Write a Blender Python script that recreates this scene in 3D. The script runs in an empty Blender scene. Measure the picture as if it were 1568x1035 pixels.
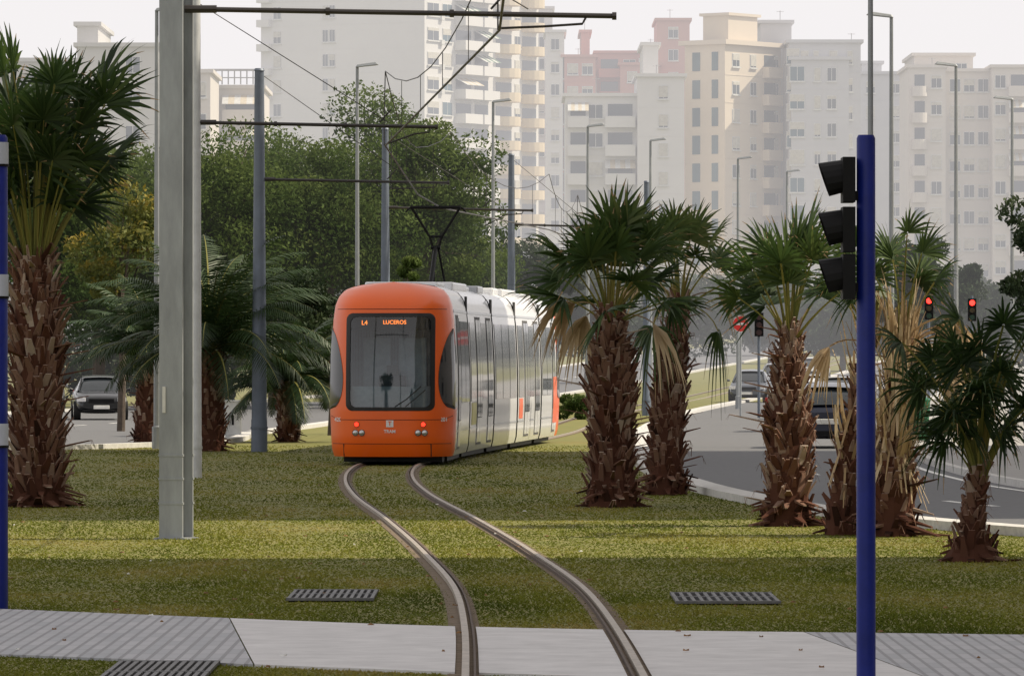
import bpy, math, random
import numpy as np
from mathutils import Vector, Matrix
random.seed(7); rng=np.random.default_rng(7)
F=8800.; YH=545.; CH=2.1; CX=784.
def wx(px,d): return (px-CX)*d/F
def wz(py,d): return CH+(YH-py)*d/F
def gz(d):
    t=np.maximum(0,np.asarray(d,dtype=float)-260.); r=0.012*t*t/(t+40.)
    return float(r) if np.ndim(r)==0 else r
scene=bpy.context.scene
COL=scene.collection
# ------------------------------------------------------------ materials
MATS={}
def mat(name,c,rough=.6,metal=0.,var=.15,scale=3.,bump=0.,spec=.5,coat=0.,emit=None,es=1.,c2=None,stretch=None,detail=4):
    if name in MATS: return MATS[name]
    m=bpy.data.materials.new(name); m.use_nodes=True; nt=m.node_tree; N=nt.nodes; L=nt.links
    b=N['Principled BSDF']; b.inputs['Roughness'].default_value=rough; b.inputs['Metallic'].default_value=metal
    b.inputs['Specular IOR Level'].default_value=spec; b.inputs['Coat Weight'].default_value=coat; b.inputs['Coat Roughness'].default_value=.08
    tc=N.new('ShaderNodeTexCoord'); mp=N.new('ShaderNodeMapping')
    L.new(tc.outputs['Object'],mp.inputs[0])
    if stretch: mp.inputs['Scale'].default_value=stretch
    nz=N.new('ShaderNodeTexNoise'); nz.inputs['Scale'].default_value=scale; nz.inputs['Detail'].default_value=detail; nz.inputs['Roughness'].default_value=.65
    L.new(mp.outputs[0],nz.inputs['Vector'])
    r=N.new('ShaderNodeValToRGB'); r.color_ramp.elements[0].position=.3; r.color_ramp.elements[1].position=.72
    a=[max(0,x*(1-var)) for x in c]; z=[min(1,x*(1+var)) for x in c]
    if c2: z=list(c2); a=list(c)
    r.color_ramp.elements[0].color=(*a,1); r.color_ramp.elements[1].color=(*z,1)
    L.new(nz.outputs[0],r.inputs[0]); L.new(r.outputs[0],b.inputs['Base Color'])
    if bump:
        bp=N.new('ShaderNodeBump'); bp.inputs['Strength'].default_value=bump; bp.inputs['Distance'].default_value=.02
        L.new(nz.outputs[0],bp.inputs['Height']); L.new(bp.outputs[0],b.inputs['Normal'])
    if emit:
        b.inputs['Emission Color'].default_value=(*emit,1); b.inputs['Emission Strength'].default_value=es
    MATS[name]=m; return m
def tintmat(name,cols,rough=.6,transl=.25,patch=None,spec=.3):
    """colour from per-face 'tint' attribute"""
    if name in MATS: return MATS[name]
    m=bpy.data.materials.new(name); m.use_nodes=True; nt=m.node_tree; N=nt.nodes; L=nt.links
    b=N['Principled BSDF']; b.inputs['Roughness'].default_value=rough; b.inputs['Specular IOR Level'].default_value=spec
    at=N.new('ShaderNodeAttribute'); at.attribute_name='tint'
    r=N.new('ShaderNodeValToRGB'); cr=r.color_ramp
    cr.elements[0].color=(*cols[0],1); cr.elements[0].position=0.; cr.elements[1].color=(*cols[-1],1); cr.elements[1].position=1.
    for i,c in enumerate(cols[1:-1]):
        e=cr.elements.new((i+1)/(len(cols)-1)); e.color=(*c,1)
    src=at.outputs['Fac']
    if patch:
        g=N.new('ShaderNodeNewGeometry'); nz=N.new('ShaderNodeTexNoise'); nz.inputs['Scale'].default_value=patch; nz.inputs['Detail'].default_value=5
        mp=N.new('ShaderNodeMapping'); mp.inputs['Scale'].default_value=(1,.35,1); L.new(g.outputs['Position'],mp.inputs[0]); L.new(mp.outputs[0],nz.inputs['Vector'])
        ma=N.new('ShaderNodeMath'); ma.operation='MULTIPLY_ADD'; ma.inputs[1].default_value=2.3; ma.inputs[2].default_value=-1.15
        L.new(nz.outputs[0],ma.inputs[0])
        ad=N.new('ShaderNodeMath'); ad.operation='ADD'; L.new(ma.outputs[0],ad.inputs[0]); L.new(src,ad.inputs[1]); src=ad.outputs[0]
    L.new(src,r.inputs[0]); L.new(r.outputs[0],b.inputs['Base Color'])
    if transl>0:
        t=N.new('ShaderNodeBsdfTranslucent'); L.new(r.outputs[0],t.inputs[0]); mx=N.new('ShaderNodeMixShader'); mx.inputs[0].default_value=transl
        L.new(b.outputs[0],mx.inputs[1]); L.new(t.outputs[0],mx.inputs[2]); L.new(mx.outputs[0],N['Material Output'].inputs['Surface'])
    MATS[name]=m; return m
# ------------------------------------------------------------ mesh builder
class MB:
    def __init__(s): s.v=[];s.f=[];s.m=[];s.mats=[]
    def mi(s,m):
        if m not in s.mats: s.mats.append(m)
        return s.mats.index(m)
    def face(s,pts,m):
        n=len(s.v); s.v+= [tuple(p) for p in pts]; s.f.append(tuple(range(n,n+len(pts)))); s.m.append(s.mi(m))
    def hexa(s,p,m):
        n=len(s.v); s.v+=[tuple(q) for q in p]; k=s.mi(m)
        for f in ((0,3,2,1),(4,5,6,7),(0,1,5,4),(1,2,6,5),(2,3,7,6),(3,0,4,7)):
            s.f.append(tuple(n+i for i in f)); s.m.append(k)
    def box(s,x0,x1,y0,y1,z0,z1,m):
        s.hexa([(x0,y0,z0),(x1,y0,z0),(x1,y1,z0),(x0,y1,z0),(x0,y0,z1),(x1,y0,z1),(x1,y1,z1),(x0,y1,z1)],m)
    def obox(s,O,u,n,u0,u1,n0,n1,z0,z1,m):
        def P(a,b,z): return (O[0]+u[0]*a+n[0]*b,O[1]+u[1]*a+n[1]*b,z)
        s.hexa([P(u0,n0,z0),P(u1,n0,z0),P(u1,n1,z0),P(u0,n1,z0),P(u0,n0,z1),P(u1,n0,z1),P(u1,n1,z1),P(u0,n1,z1)],m)
    def tube(s,pts,rad,m,seg=8,cap=True,ph=0.):
        pts=[Vector(p) for p in pts]; n0=len(s.v); k=s.mi(m)
        if not hasattr(rad,'__len__'): rad=[rad]*len(pts)
        for i,p in enumerate(pts):
            d=(pts[min(i+1,len(pts)-1)]-pts[max(i-1,0)]).normalized()
            up=Vector((0,0,1)) if abs(d.z)<.95 else Vector((1,0,0))
            a=d.cross(up).normalized(); b=d.cross(a)
            for j in range(seg):
                t=2*math.pi*j/seg+ph; s.v.append(tuple(p+(a*math.cos(t)+b*math.sin(t))*rad[i]))
        for i in range(len(pts)-1):
            for j in range(seg):
                s.f.append((n0+i*seg+j,n0+i*seg+(j+1)%seg,n0+(i+1)*seg+(j+1)%seg,n0+(i+1)*seg+j)); s.m.append(k)
        if cap:
            s.f.append(tuple(n0+j for j in range(seg))); s.m.append(k)
            e=n0+(len(pts)-1)*seg; s.f.append(tuple(e+j for j in range(seg))); s.m.append(k)
    def grid(s,rows,m,skip=None,closed=False):
        n0=len(s.v); R=len(rows); C=len(rows[0]); k=s.mi(m)
        for r in rows: s.v+=[tuple(p) for p in r]
        for i in range(R-1):
            for j in range(C if closed else C-1):
                if skip and skip(i,j): continue
                j2=(j+1)%C
                s.f.append((n0+i*C+j,n0+i*C+j2,n0+(i+1)*C+j2,n0+(i+1)*C+j)); s.m.append(k)
    def obj(s,name,parent=None,smooth=False,bevel=0.,angle=35):
        me=bpy.data.meshes.new(name); me.from_pydata(s.v,[],s.f)
        for m in s.mats: me.materials.append(m)
        me.polygons.foreach_set('material_index',s.m)
        me.update()
        if smooth:
            me.polygons.foreach_set('use_smooth',[True]*len(me.polygons))
            try: me.set_sharp_from_angle(angle=math.radians(angle))
            except Exception: pass
        o=bpy.data.objects.new(name,me); COL.objects.link(o)
        if parent: o.parent=parent
        if bevel:
            b=o.modifiers.new('bevel','BEVEL'); b.width=bevel; b.segments=2; b.limit_method='ANGLE'
        return o
def empty(name,loc=(0,0,0),rz=0.):
    e=bpy.data.objects.new(name,None); COL.objects.link(e); e.location=loc; e.rotation_euler=(0,0,rz); e.empty_display_size=.5; return e
def npmesh(name,V,Fc,mats,mi=None,tint=None,parent=None):
    V=np.asarray(V,dtype=np.float32); Fc=np.asarray(Fc,dtype=np.int32); m,k=Fc.shape
    me=bpy.data.meshes.new(name); me.vertices.add(len(V)); me.vertices.foreach_set('co',V.ravel())
    me.loops.add(m*k); me.loops.foreach_set('vertex_index',Fc.ravel())
    me.polygons.add(m); me.polygons.foreach_set('loop_start',np.arange(m,dtype=np.int32)*k)
    try: me.polygons.foreach_set('loop_total',np.full(m,k,dtype=np.int32))
    except Exception: pass
    for q in mats: me.materials.append(q)
    if mi is not None: me.polygons.foreach_set('material_index',np.asarray(mi,dtype=np.int32))
    if tint is not None:
        a=me.attributes.new('tint','FLOAT','FACE'); a.data.foreach_set('value',np.asarray(tint,dtype=np.float32))
    me.update(calc_edges=True); me.validate()
    o=bpy.data.objects.new(name,me); COL.objects.link(o)
    if parent: o.parent=parent
    return o
def herm(pts):
    xs=np.array([p[0] for p in pts],float); ys=np.array([p[1] for p in pts],float); ms=np.gradient(ys,xs)
    def f(x):
        x=np.asarray(x,float); i=np.clip(np.searchsorted(xs,x)-1,0,len(xs)-2); h=xs[i+1]-xs[i]; t=np.clip((x-xs[i])/h,0,1)
        r=(2*t**3-3*t**2+1)*ys[i]+(t**3-2*t**2+t)*h*ms[i]+(-2*t**3+3*t**2)*ys[i+1]+(t**3-t**2)*h*ms[i+1]
        return float(r) if np.ndim(r)==0 else r
    return f
track=herm([(20,.3),(30,.3),(37.7,.27),(44,.21),(50.6,.08),(60.6,-.36),(72.5,-1.0),(86,-1.8),(97,-2.24),(103,-2.36),(110,-2.34),(116,-2.06),(122,-1.62),(131,-.84),(141,.02),(154,.95),(180,2.1),(205,3.3),(257,7),(350,16),(500,32),(900,75)])
rdL=herm([(50,16),(60,9.5),(67.7,6.1),(75,4.5),(84,3.55),(96,2.95),(127,3.0),(154,3.7),(205,6.4),(257,10.4),(350,19.5),(500,35.5),(900,79)])
rdR=herm([(58,30),(70,14.5),(80,9.6),(90,8.2),(100,7.9),(110,8.0),(134,9.2),(160,11.),(205,14.),(257,18.5),(350,28),(500,44),(900,90)])
lfR=herm([(122,-26),(126,-14),(129,-10.2),(132,-8.8),(154,-7.0),(205,-4.2),(257,-.5),(350,9),(500,25),(900,68)])
lfL=herm([(140,-60),(150,-32),(165,-23),(205,-18),(257,-12),(350,-2),(500,14),(900,57)])
# ------------------------------------------------------------ world, sun, camera
w=bpy.data.worlds.new("World"); scene.world=w; w.use_nodes=True
nt=w.node_tree; bg=nt.nodes['Background']; sky=nt.nodes.new('ShaderNodeTexSky'); sky.sky_type='NISHITA'; sky.sun_disc=False
EL=49.; AZ=4.
sky.sun_elevation=math.radians(EL); sky.sun_rotation=math.radians(90-AZ); sky.dust_density=2.; sky.air_density=1.; sky.ozone_density=1.
# hazy veil, brightest towards the horizon
tcw=nt.nodes.new('ShaderNodeTexCoord'); sep=nt.nodes.new('ShaderNodeSeparateXYZ'); mr=nt.nodes.new('ShaderNodeMapRange'); mxv=nt.nodes.new('ShaderNodeMixRGB')
nt.links.new(tcw.outputs['Generated'],sep.inputs[0]); nt.links.new(sep.outputs['Z'],mr.inputs[0]); mr.inputs[1].default_value=.02; mr.inputs[2].default_value=.35; nt.links.new(mr.outputs[0],mxv.inputs[0])
mxv.inputs[1].default_value=(7.8,7.4,7.5,1); mxv.inputs[2].default_value=(5.3,4.95,4.6,1)
mxs=nt.nodes.new('ShaderNodeMixRGB'); mxs.inputs[0].default_value=.8; nt.links.new(mxv.outputs[0],mxs.inputs[2])
nt.links.new(sky.outputs[0],mxs.inputs[1]); nt.links.new(mxs.outputs[0],bg.inputs[0]); bg.inputs[1].default_value=.148
sd=Vector((math.cos(math.radians(EL))*math.cos(math.radians(AZ)),math.cos(math.radians(EL))*math.sin(math.radians(AZ)),math.sin(math.radians(EL))))
sl=bpy.data.lights.new('sun','SUN'); sl.energy=5.0; sl.angle=math.radians(.6); sl.color=(1,.89,.70)
so=bpy.data.objects.new('sun',sl); COL.objects.link(so); so.rotation_euler=sd.to_track_quat('Z','Y').to_euler(); so.location=(60,0,60)
cam=bpy.data.cameras.new('camera'); co=bpy.data.objects.new('camera',cam); COL.objects.link(co); scene.camera=co
co.location=(0,0,CH); co.rotation_euler=(math.radians(90)+math.atan(27.5/F),0,0); cam.sensor_width=36; cam.lens=F/1568*36; cam.clip_start=.5; cam.clip_end=8000
scene.view_settings.view_transform='Standard'; scene.view_settings.look='None'; scene.view_settings.exposure=0
# ------------------------------------------------------------ ground
grass_g=mat('grass_ground',(.115,.135,.020),.9,c2=(.22,.185,.055),scale=1.6,bump=.4,detail=9)
asph=mat('asphalt',(.13,.132,.14),.8,var=.18,scale=6,bump=.2,detail=8)
kerbm=mat('kerb_concrete',(.58,.57,.55),.8,var=.15,scale=8)
pavem=mat('pavement',(.36,.35,.34),.85,var=.12,scale=4,bump=.1)
white=mat('road_paint',(.78,.78,.76),.7,var=.12,scale=9)
g=MB(); ys=list(np.concatenate([np.arange(-100,260,20),np.arange(260,700,20),np.arange(700,4001,150)])); xs=[-2500,-900,-300,-100,-50,-20,0,20,50,100,300,900,2500]
g.grid([[(x,y,gz(y)) for x in xs] for y in ys],grass_g); g.obj('ground',smooth=True)
def strip(mb,fa,fb,y0,y1,dz,m,step=2.,thick=0):
    n=int((y1-y0)/step)+1; Y=np.linspace(y0,y1,n); rows=[]
    for y in Y:
        z=gz(y)+dz
        rows.append([(fa(y),y,z),(fb(y),y,z)] if not thick else [(fa(y),y,z-thick),(fa(y),y,z),(fb(y),y,z),(fb(y),y,z-thick)])
    mb.grid(rows,m)
def off(f,o): return lambda y:f(y)+o
m=MB(); strip(m,rdL,rdR,58,900,.006,asph); m.obj('road')
m=MB(); strip(m,lfL,lfR,122,900,.006,asph); m.obj('road')
m=MB(); strip(m,off(rdR,.15),off(rdR,12),58,420,.12,pavem,thick=.12); m.obj('pavement')
m=MB()
strip(m,off(rdL,-.42),off(rdL,0),50,500,.11,kerbm,1.,.11); strip(m,off(rdR,0),off(rdR,.15),58,500,.125,kerbm,1.,.125)
strip(m,off(lfR,0),off(lfR,.35),122,500,.11,kerbm,1.,.11); strip(m,off(lfL,-.3),lfL,140,500,.11,kerbm,1.,.11); m.obj('kerb')
m=MB()
mid=lambda y:(rdL(y)+rdR(y))/2
y=66.
while y<330:
    strip(m,off(mid,-.07),off(mid,.07),y,y+3,.012,white,1.); y+=7
strip(m,off(lfR,-.45),off(lfR,-.3),124,400,.012,white)
strip(m,off(rdR,-.4),off(rdR,-.28),72,400,.012,white)
y=150.
while y<400:
    strip(m,lambda q:(lfL(q)+lfR(q))/2-.07,lambda q:(lfL(q)+lfR(q))/2+.07,y,y+3,.012,white,1.); y+=7
m.obj('road_markings')
# side path
topf=herm([(-40,75),(-12,53.5),(-4.2,47.4),(-.42,44.3),(3.8,43),(12,41.2),(30,38)]); botf=herm([(-40,66),(-12,46.2),(-3.58,40.2),(-.36,37.9),(4,35.8),(12,33),(30,28)])
conc=mat('path_concrete',(.64,.63,.64),.8,var=.14,scale=2.5,bump=.05,detail=10)
tact=bpy.data.materials.new('tactile_paving'); tact.use_nodes=True; N=tact.node_tree.nodes; L=tact.node_tree.links
tc=N.new('ShaderNodeTexCoord'); br=N.new('ShaderNodeTexBrick'); br.offset=0; br.inputs['Scale'].default_value=1.; br.inputs['Brick Width'].default_value=.1; br.inputs['Row Height'].default_value=.6
br.inputs['Mortar Size'].default_value=.014; br.inputs['Color1'].default_value=(.40,.41,.44,1); br.inputs['Color2'].default_value=(.48,.48,.51,1); br.inputs['Mortar'].default_value=(.30,.30,.32,1)
L.new(tc.outputs['Object'],br.inputs[0]); L.new(br.outputs[0],N['Principled BSDF'].inputs['Base Color']); N['Principled BSDF'].inputs['Roughness'].default_value=.8
bp=N.new('ShaderNodeBump'); bp.inputs['Distance'].default_value=.01; L.new(br.outputs['Fac'],bp.inputs['Height']); bp.invert=True; L.new(bp.outputs[0],N['Principled BSDF'].inputs['Normal'])
dark=mat('dark_gap',(.02,.018,.016),.9)
G=.575
def pathpiece(mb,xa,xb,mt,z=.02):
    rows=[]
    for i in range(13):
        v=i/12; r=[]
        for j in range(13):
            x=xa(v)+(xb(v)-xa(v))*j/12; r.append((x,botf(x)+(topf(x)-botf(x))*v,z))
        rows.append(r)
    mb.grid(rows,mt)
    for r,s in ((rows[0],1),(rows[-1],1)): mb.grid([r,[(p[0],p[1],0) for p in r]],mt)
def tx(o): return lambda v: track(38+6.3*v)+o
m=MB()
pathpiece(m,lambda v:-40,lambda v:-1.75-.5*v,tact); pathpiece(m,lambda v:-1.74-.5*v,tx(-G-.07),conc)
pathpiece(m,tx(-G+.09),tx(G-.09),conc); pathpiece(m,tx(G+.07),lambda v:2.75-.55*v,conc); pathpiece(m,lambda v:2.76-.55*v,lambda v:30,tact)
m.obj('path')
soil=mat('soil',(.10,.075,.045),.95,c2=(.22,.16,.11),scale=7,bump=.5)
railm=mat('rail_steel',(.38,.33,.28),.5,metal=.35,var=.25,scale=12)
rust=mat('rail_side',(.10,.07,.055),.8,var=.3,scale=20)
m=MB()
for sg in (-1,1):
    c=off(track,sg*G)
    strip(m,off(c,-.12),off(c,.12),20,500,.006,soil,1.); strip(m,off(c,-.025),off(c,.025),20,500,.045,railm,.5,.04)
    inn=off(c,-sg*.062)
    strip(m,off(inn,-.008),off(inn,.008),20,500,.035,rust,.5,.03)
m.obj('tram_track')
m=MB()
GR=((-1.91,-1.2,49.1,50.9),(1.4,2.25,48.5,50.3),(-2.65,-2.0,36.4,39))
for a,b,c,d in GR:
    gm=mat('grate_steel',(.15,.15,.155),.6,metal=.2,var=.3,scale=9); m.box(a,b,c,d,.0,.014,dark)
    n=12
    for i in range(n+1):
        x=a+(b-a)*i/n; m.box(x-.015,x+.015,c,d,.014,.035,gm)
    for yy in (c,(c+d)/2,d): m.box(a-.02,b+.02,yy-.03,yy+.03,.014,.037,gm)
m.obj('drain_grate')
gr=tintmat('grass',[(.075,.10,.012),(.15,.172,.022),(.235,.225,.042),(.36,.27,.10)],.75,.3,patch=.5,spec=.1)
n=380000
u=rng.random(n); d=1/(1/34-(1/34-1/135)*u); hw=.098*d+1.0; X=(rng.random(n)*2-1)*hw
dd=d
keep=np.ones(n,bool)
tk=track(dd); keep&=(np.abs(np.abs(X-tk)-G)>.085)
keep&=~((d>botf(X)-.02)&(d<topf(X)+.02)); keep&=~((X>rdL(d)-.45)&(d>55)); keep&=~((X<lfR(d)+.35)&(d>122))
for a,b,c,e in GR: keep&=~((X>a)&(X<b)&(d>c)&(d<e))
X=X[keep]; d=d[keep]; n=len(X)
cl=np.sin(X*1.7+d*.4)*np.sin(X*.6-d*.23)
h=(.010+.013*rng.random(n)**2)*(1+.3*cl)*(1+.002*d); wd=.004+.00012*d; an=rng.random(n)*math.pi
near=np.abs(np.abs(X-track(d))-G)<.16; h[near]*=.6
lx=(rng.random(n)-.5)*.06; ly=(rng.random(n)-.5)*.06
V=np.zeros((n,3,3)); V[:,0]=np.stack([X-np.cos(an)*wd,d-np.sin(an)*wd,np.zeros(n)],1); V[:,1]=np.stack([X+np.cos(an)*wd,d+np.sin(an)*wd,np.zeros(n)],1); V[:,2]=np.stack([X+lx,d+ly,h],1)
npmesh('grass',V.reshape(-1,3),np.arange(n*3).reshape(-1,3),[gr],tint=np.clip(rng.normal(.42,.07,n),0,1))
m=MB(); lm=mat('litter_white',(.75,.75,.72),.7); lb=mat('dry_leaf',(.22,.12,.05),.8,var=.4)
for i in range(110):
    dd=random.uniform(38,100); x=random.uniform(-.09,.09)*dd; a=random.random()*6.3; s=random.uniform(.012,.03)
    if x>rdL(dd)-.6 and dd>55: continue
    q=lm if i%9==0 else lb
    m.hexa([(x+s*math.cos(a+k*1.57),dd+s*math.sin(a+k*1.57),.03) for k in range(4)]+[(x+s*.9*math.cos(a+k*1.57),dd+s*.9*math.sin(a+k*1.57),.035+.01*(k%2)) for k in range(4)],q)
m.obj('fallen_leaves')
# ------------------------------------------------------------ palms
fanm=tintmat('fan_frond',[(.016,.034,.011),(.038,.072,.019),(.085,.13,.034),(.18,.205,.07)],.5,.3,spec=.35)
drym=tintmat('dry_frond',[(.24,.15,.08),(.46,.33,.19),(.60,.48,.32)],.8,.25)
petm=tintmat('palm_petiole',[(.14,.16,.04),(.28,.25,.07),(.22,.13,.05)],.6,0)
barkm=tintmat('palm_bark',[(.035,.016,.011),(.11,.046,.030),(.21,.125,.09),(.42,.34,.28)],.95,0,spec=.1)
class Q:
    def __init__(s): s.v=[];s.f=[];s.mi=[];s.t=[]
    def quad(s,p,mi,t):
        n=len(s.v); s.v+=[tuple(q) for q in p]; s.f.append((n,n+1,n+2,n+3)); s.mi.append(mi); s.t.append(t)
    def stripq(s,pts,wid,side,mi,t):
        for i in range(len(pts)-1):
            s.quad([pts[i]-side*wid[i],pts[i]+side*wid[i],pts[i+1]+side*wid[i+1],pts[i+1]-side*wid[i+1]],mi,t)
    def tube(s,pts,rad,mi,t,seg=10,rough=0.):
        rings=[]
        for p,r in zip(pts,rad):
            rings.append([Vector((p[0]+math.cos(2*math.pi*j/seg)*r*(1+random.uniform(-rough,rough)),p[1]+math.sin(2*math.pi*j/seg)*r*(1+random.uniform(-rough,rough)),p[2])) for j in range(seg)])
        for a,b in zip(rings[:-1],rings[1:]):
            for j in range(seg): s.quad([a[j],a[(j+1)%seg],b[(j+1)%seg],b[j]],mi,t)
def palm_trunk(q,base,prof,lean,n,stub=.2,mi=2):
    n=int(n*1.7)
    H=prof[-1][0]; pz=[p[0] for p in prof]; pr=[p[1] for p in prof]
    def cen(z): k=z/H; return Vector((base[0]+lean[0]*k*k,base[1]+lean[1]*k*k,base[2]+z))
    zs=np.linspace(0,H,14); q.tube([cen(z) for z in zs],[float(np.interp(z,pz,pr))*.82 for z in zs],mi,.2,12,.06)
    for i in range(n):
        z=H*(i+.5)/n; a=i*2.39996+random.uniform(-.35,.35); r=float(np.interp(z,pz,pr)); c=cen(z)
        o=Vector((math.cos(a),math.sin(a),0)); t=Vector((-o.y,o.x,0)); L=stub*random.uniform(.35,1.25)*(.75+.5*r/.4); w0=.05*(.6+r*1.3)*random.uniform(.6,1.2); th=.018
        up=Vector((0,0,1)); tilt=random.uniform(.15,.85) ; dr=(up+o*tilt+t*random.uniform(-.35,.35)).normalized(); nn=dr.cross(t).normalized()
        if random.random()<.07: L*=1.9; dr=(up*.2+o).normalized()
        if z<.35 and random.random()<.5: dr=(o-up*.25).normalized(); nn=dr.cross(t).normalized()
        b=c+o*(r*.74); e=b+dr*L; w1=w0*random.uniform(.2,.8)
        e.z=max(e.z,base[2]+.02)
        P=[b-t*w0-nn*th,b+t*w0-nn*th,b+t*w0+nn*th,b-t*w0+nn*th]; E=[e-t*w1-nn*th*.4,e+t*w1-nn*th*.4,e+t*w1+nn*th*.4,e-t*w1+nn*th*.4]
        tt=min(1,max(0,random.gauss(.47,.22)+ .12*(z/H)-(.22 if z<.25 else 0)))
        for k in range(4): q.quad([P[k],P[(k+1)%4],E[(k+1)%4],E[k]],mi,tt)
        q.quad(E,mi,min(1,tt+.35))
        if random.random()<.5: # hanging fibres
            for _ in range(2):
                f0=e+t*random.uniform(-w1,w1); f1=f0+Vector((random.uniform(-.05,.05),random.uniform(-.05,.05),-random.uniform(.05,.14)))+o*.03
                q.quad([f0-t*.006,f0+t*.006,f1+t*.003,f1-t*.003],mi,.6)
    return cen(H)
def fan_frond(q,o,az,el,pl,fr,droop,t,mi=0,nb=24,spread=1.6):
    h=Vector((math.cos(az),math.sin(az),0)); p=o.copy(); e=el; pts=[p.copy()]
    for i in range(5):
        d=h*math.cos(e)+Vector((0,0,math.sin(e))); p=p+d*pl/5; pts.append(p.copy()); e-=droop*.12
    d=h*math.cos(e)+Vector((0,0,math.sin(e))); s=Vector((-h.y,h.x,0)); tw=random.uniform(-.9,.9); nrm=s.cross(d)
    s=(s*math.cos(tw)+nrm*math.sin(tw)).normalized(); nrm=s.cross(d)
    q.stripq(pts,[.03,.022,.018,.015,.013,.011],s,1 if mi==0 else mi,random.random()*.7)
    q.stripq(pts,[.02,.018,.014,.012,.01,.01],nrm,1 if mi==0 else mi,random.random()*.6)
    fold=random.uniform(.1,.45)
    for k in range(nb):
        ka=k/(nb-1)*2-1; th=ka*spread+random.uniform(-.05,.05); L=fr*(1-.28*abs(ka))*random.uniform(.82,1.08)
        dr=(d*math.cos(th)+s*math.sin(th)+nrm*(fold*abs(ka)+(.04 if k%2 else -.04))).normalized()
        sd2=dr.cross(nrm).normalized(); sd2=(sd2+nrm*(.45 if k%2 else -.45)).normalized()
        bp_=[]; g_=droop*random.uniform(.5,1.5)
        for r in (.04,.35,.62,.82,1.0):
            bp_.append(p+dr*(L*r)-Vector((0,0,1))*(g_*L*max(0,r-.35)**2*.9))
        wm=fr*(.034 if mi==0 else .05)
        tk_=min(1,max(0,t+random.gauss(0,.12)))
        q.stripq(bp_[:4],[.006,wm,wm*.75,wm*.38],sd2,mi,tk_)
        q.stripq(bp_[3:],[wm*.38,.002],sd2,3 if random.random()<.25 else mi,.3 if mi==0 else tk_)
def fan_palm(name,X,Y,prof,lean,nf,pl,fr,emin,emax,seed,nst=230,stub=.2,dry=4,droop=.9,tint=.45,plv=(.75,1.12),hang=0,dcz=0.,pw=1.1,spread=1.6,dry_az=None,skirt=0):
    random.seed(seed); q=Q(); top=palm_trunk(q,(X,Y,gz(Y)),prof,lean,nst,stub)
    for i in range(nf):
        k=i/nf; az=i*2.39996+random.uniform(-.35,.35); el=math.radians(emax+(emin-emax)*k**pw)+random.uniform(-.1,.1)
        o=top+Vector((math.cos(az)*prof[-1][1]*.55,math.sin(az)*prof[-1][1]*.55,-.25*k+.05))
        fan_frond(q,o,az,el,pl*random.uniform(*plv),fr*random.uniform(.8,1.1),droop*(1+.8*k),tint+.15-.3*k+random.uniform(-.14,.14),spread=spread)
    for i in range(hang):
        az=random.random()*6.28; fan_frond(q,top+Vector((0,0,-.1)),az,random.uniform(-.2,.25),pl*.8,fr*.95,2.3,tint-.15+random.uniform(-.1,.1))
    for i in range(dry):
        az=random.random()*6.28 if dry_az is None else dry_az+random.uniform(-.8,.8); fan_frond(q,top+Vector((0,0,-.1-dcz*random.random())),az,random.uniform(.2,1.2),pl*.62,fr*.85,1.9,.7+random.uniform(-.3,.3),mi=3,nb=16,spread=.6)
    for i in range(skirt):
        z=random.uniform(.85,prof[-1][0]+.1); a=random.random()*6.28; o=Vector((math.cos(a),math.sin(a),0)); t=Vector((-o.y,o.x,0)); r=float(np.interp(z,[p[0] for p in prof],[p[1] for p in prof]))
        k=z/prof[-1][0]; b=Vector((X+lean[0]*k*k,Y+lean[1]*k*k,gz(Y)+z))+o*r*.8; L=random.uniform(.35,.8); dz=random.choice((1,-1,1)); w_=random.uniform(.012,.028)
        p1=b+o*.10+Vector((0,0,.4*L*dz)); p2=b+o*random.uniform(.08,.28)+Vector((0,0,L*dz))
        q.stripq([b,p1,p2],[w_,w_,w_*.4],t,3,random.uniform(.2,1))
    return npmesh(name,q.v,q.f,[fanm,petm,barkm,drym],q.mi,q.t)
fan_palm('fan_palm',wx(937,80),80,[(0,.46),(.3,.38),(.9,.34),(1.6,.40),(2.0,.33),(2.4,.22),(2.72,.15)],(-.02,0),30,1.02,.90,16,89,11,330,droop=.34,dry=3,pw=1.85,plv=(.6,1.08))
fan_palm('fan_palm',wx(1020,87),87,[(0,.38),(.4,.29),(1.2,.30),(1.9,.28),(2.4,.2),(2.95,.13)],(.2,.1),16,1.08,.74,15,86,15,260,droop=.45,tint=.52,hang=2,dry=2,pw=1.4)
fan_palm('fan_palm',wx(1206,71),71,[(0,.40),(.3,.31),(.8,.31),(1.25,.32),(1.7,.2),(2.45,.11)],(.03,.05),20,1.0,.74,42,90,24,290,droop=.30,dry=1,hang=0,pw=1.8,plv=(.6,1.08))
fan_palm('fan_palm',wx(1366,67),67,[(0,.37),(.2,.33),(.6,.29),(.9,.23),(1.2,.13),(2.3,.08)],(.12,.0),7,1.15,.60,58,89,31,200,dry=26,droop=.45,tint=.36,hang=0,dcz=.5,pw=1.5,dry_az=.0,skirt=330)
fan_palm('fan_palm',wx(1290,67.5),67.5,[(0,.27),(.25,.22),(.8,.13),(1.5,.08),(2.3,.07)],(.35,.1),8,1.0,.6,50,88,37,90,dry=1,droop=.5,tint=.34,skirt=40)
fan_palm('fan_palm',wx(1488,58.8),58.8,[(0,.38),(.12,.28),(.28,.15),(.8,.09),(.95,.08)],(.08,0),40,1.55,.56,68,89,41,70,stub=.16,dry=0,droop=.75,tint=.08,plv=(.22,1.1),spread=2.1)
fan_palm('fan_palm',wx(58,80),80,[(0,.46),(.6,.40),(1.5,.38),(2.4,.41),(3.0,.33),(3.45,.26)],(-.05,0),60,2.35,.95,64,90,53,420,stub=.24,droop=.34,dry=0,tint=.26,plv=(.3,1.12),hang=0)
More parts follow.
